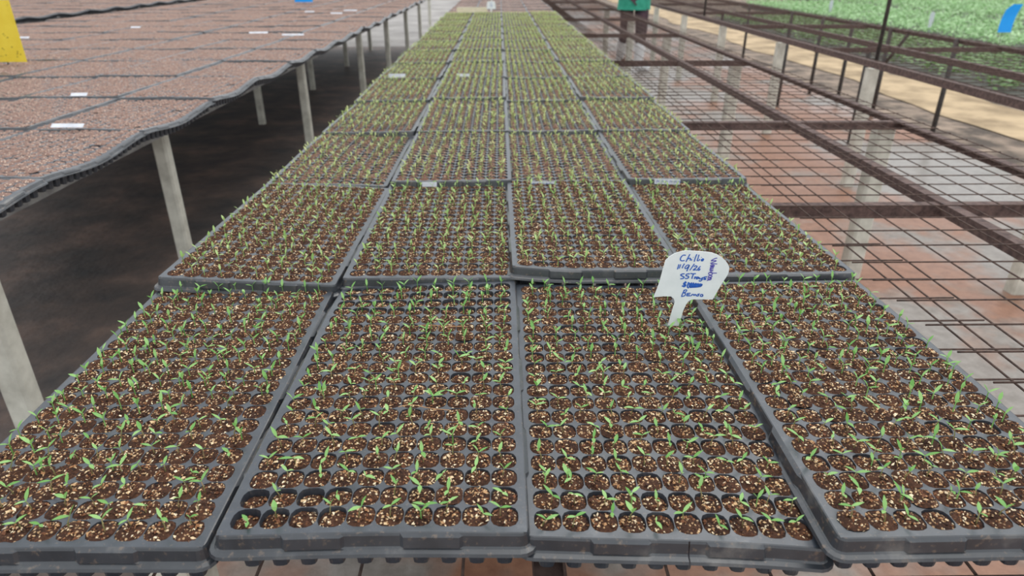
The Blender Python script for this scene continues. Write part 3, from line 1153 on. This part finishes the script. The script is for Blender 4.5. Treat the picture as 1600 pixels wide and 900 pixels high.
bed(5.0, 6.95, 3.5, 17, .06, 420, .075, M['bed_leaf_dark'], 'nearest dark green leafy bed beyond the sand path', 1)
bed(7.35, 10.2, 6, 22, .08, 330, .085, M['bed_leaf'], 'bright green leafy bed behind the nearest dark bed', 2)
bed(10.75, 14.6, 8, 28, .08, 220, .10, M['bed_leaf'], 'wide bright green bed second from the back', 3)
bed(15.2, 20.5, 10, 34, .08, 130, .13, M['bed_leaf'], 'farthest green bed at the top right of the picture', 4)
for x, y, words in ((7.6, 12.6, 'white marker stake at near edge of the bright green bed'), (7.7, 16.8, 'far white marker stake among the bright green plants')):
    o = MB().prism([(-.03, 0), (-.03, .25), (-.04, .27), (-.04, .40), (0, .43), (.04, .40), (.04, .27), (.03, .25), (.03, 0)], 'y', -.004, .004).build('marker_stake', M['paper'], loc=(x, y, .02))
    tag(o, words, 'marker stake')


# ------------------------------------------------------------------ person beyond the bench
def skin_obj(name, verts, edges, radii, mat, parent, root=0, sub=2):
    me = bpy.data.meshes.new(name)
    me.from_pydata([tuple(v) for v in verts], edges, [])
    me.materials.append(mat)
    o = link(name, me, parent)
    md = o.modifiers.new('skin', 'SKIN')
    md.use_smooth_shade = True
    sv = me.skin_vertices[0].data
    for i, rr in enumerate(radii):
        sv[i].radius = rr if isinstance(rr, tuple) else (rr, rr)
        sv[i].use_root = (i == root)
    sd = o.modifiers.new('sub', 'SUBSURF')
    sd.levels = sd.render_levels = sub
    return o


pr = empty('person', (1.66, 8.95, 0), (0, 0, R(0)))
tag(pr, 'person in a green coat, dark trousers and white boots behind the bench', 'person')
V, E, RR = [], [], []


def nodev(p, r, par=None):
    V.append(p)
    RR.append(r)
    if par is not None: E.append((par, len(V) - 1))
    return len(V) - 1


pel = nodev((0, 0, .92), (.15, .11))
be = nodev((0, 0, 1.06), (.135, .10), pel)
ch = nodev((0, .01, 1.28), (.155, .11), be)
ne0 = nodev((0, .01, 1.42), (.09, .07), ch)
ne = nodev((.005, -.01, 1.49), .052, ne0)
hd0 = nodev((.01, -.015, 1.57), (.068, .075), ne)
hd1 = nodev((.01, -.015, 1.65), (.075, .09), hd0)
hd2 = nodev((.01, -.01, 1.71), (.055, .065), hd1)
FOOT = {-1: (-.085, .30), 1: (.07, -.17)}
for s in (-1, 1):
    fx, fy = FOOT[s]
    hip = nodev((s * .085, 0, .86), .085, pel)
    kn = nodev((s * .08 + .01, fy * .35 - .05, .48), .058, hip)
    an = nodev((fx, fy, .09), .040, kn)
    nodev((fx + .10, fy - .06, .035), (.035, .03), an)
    sh = nodev((s * .19, .01, 1.38), .062, ch)
    el = nodev((s * .25, .0, 1.10), .043, sh)
    wr = nodev((s * .22, -.17, .98), .028, el)
    pa = nodev((s * .215, -.235, .965), (.034, .018), wr)
    for q in range(4):
        a = nodev((s * .215 + (q - 1.5) * .018, -.275, .960), .0095, pa)
        b = nodev((s * .215 + (q - 1.5) * .019, -.305 - .006 * (1 - abs(q - 1.5)), .945), .0085, a)
        nodev((s * .215 + (q - 1.5) * .019, -.318, .925), .0075, b)
    a = nodev((s * (.215 - .040), -.235, .955), .0105, pa)
    nodev((s * (.215 - .055), -.262, .945), .009, a)
skin_obj('body', V, E, RR, M['skin'], pr)
# clothes
legs = []
cv, ce, cr = [(0, 0, .94)], [], [(.165, .125)]
for s in (-1, 1):
    fx, fy = FOOT[s]
    b = len(cv)
    kx, ky = s * .08 + .01, fy * .35 - .05
    at = lambda z: (kx + (fx - kx) * (.48 - z) / .39, ky + (fy - ky) * (.48 - z) / .39, z)
    cv += [(s * .09, 0, .84), (kx, ky, .48), at(.27)]
    cr += [.105, .080, .066]
    ce += [(0, b), (b, b + 1), (b + 1, b + 2)]
skin_obj('trousers', cv, ce, cr, M['trousers'], pr)
for s in (-1, 1):
    fx, fy = FOOT[s]
    kx, ky = s * .08 + .01, fy * .35 - .05
    at = lambda z: (kx + (fx - kx) * (.48 - z) / .39, ky + (fy - ky) * (.48 - z) / .39, z)
    skin_obj('boot', [at(.36), (fx, fy, .10), (fx + .005, fy, .045), (fx + .085, fy - .05, .042), (fx + .135, fy - .08, .036)],
             [(0, 1), (1, 2), (2, 3), (3, 4)], [.085, .060, (.055, .045), (.052, .042), (.042, .030)], M['boot_white'], pr)
coat = MB()
rings = [(.70, .205, .165), (.80, .20, .155), (.92, .19, .15), (1.08, .175, .135), (1.25, .20, .15), (1.36, .21, .14), (1.42, .14, .11), (1.46, .075, .075)]
cvv, cff = [], []
NS = 20
for z, rx, ry in rings:
    for k in range(NS):
        a = 2 * math.pi * k / NS
        fl = 1 + .05 * math.sin(5 * a) * max(0, (1.0 - z))
        cvv.append((rx * fl * math.cos(a), ry * fl * math.sin(a) + .005, z))
for i in range(len(rings) - 1):
    for k in range(NS): cff.append((i * NS + k, i * NS + (k + 1) % NS, (i + 1) * NS + (k + 1) % NS, (i + 1) * NS + k))
link('coat', mesh('coat', cvv, cff, M['coat_green'], True), pr)
for s in (-1, 1):
    skin_obj('sleeve', [(s * .17, .01, 1.38), (s * .25, .0, 1.10), (s * .225, -.15, .99)], [(0, 1), (1, 2)], [.078, .062, .045], M['coat_green'], pr)
hb = MB()
hv, hf = [], []
for i, (z, r_) in enumerate([(1.60, .092), (1.66, .096), (1.71, .088), (1.755, .055), (1.77, .01)]):
    for k in range(14):
        a = 2 * math.pi * k / 14
        yy = math.sin(a)
        hv.append((.01 + r_ * .92 * math.cos(a), -.005 + r_ * 1.05 * yy + .012, z + (.035 if yy < -.3 and i < 2 else 0)))
for i in range(4):
    for k in range(14): hf.append((i * 14 + k, i * 14 + (k + 1) % 14, (i + 1) * 14 + (k + 1) % 14, (i + 1) * 14 + k))
link('hair', mesh('hair', hv, hf, M['hair'], True), pr)
for s in (-1, 1):
    MB().tube([(.01 + s * .03, -.098, 1.625), (.01 + s * .03, -.105, 1.625)], [.011, .006], 8).build('eye', M['boot_white'], pr, True)
    MB().tube([(.01 + s * .078, -.01, 1.60), (.01 + s * .09, .0, 1.63)], [.016, .014], 8).build('ear', M['skin'], pr, True)
MB().tube([(.01, -.095, 1.625), (.01, -.118, 1.59)], [.009, .015], 8).build('nose', M['skin'], pr, True)
MB().tube([(-.015, -.098, 1.555), (.01, -.103, 1.553), (.035, -.098, 1.555)], [.004, .007, .004], 6).build('mouth', M['trousers'], pr, True)
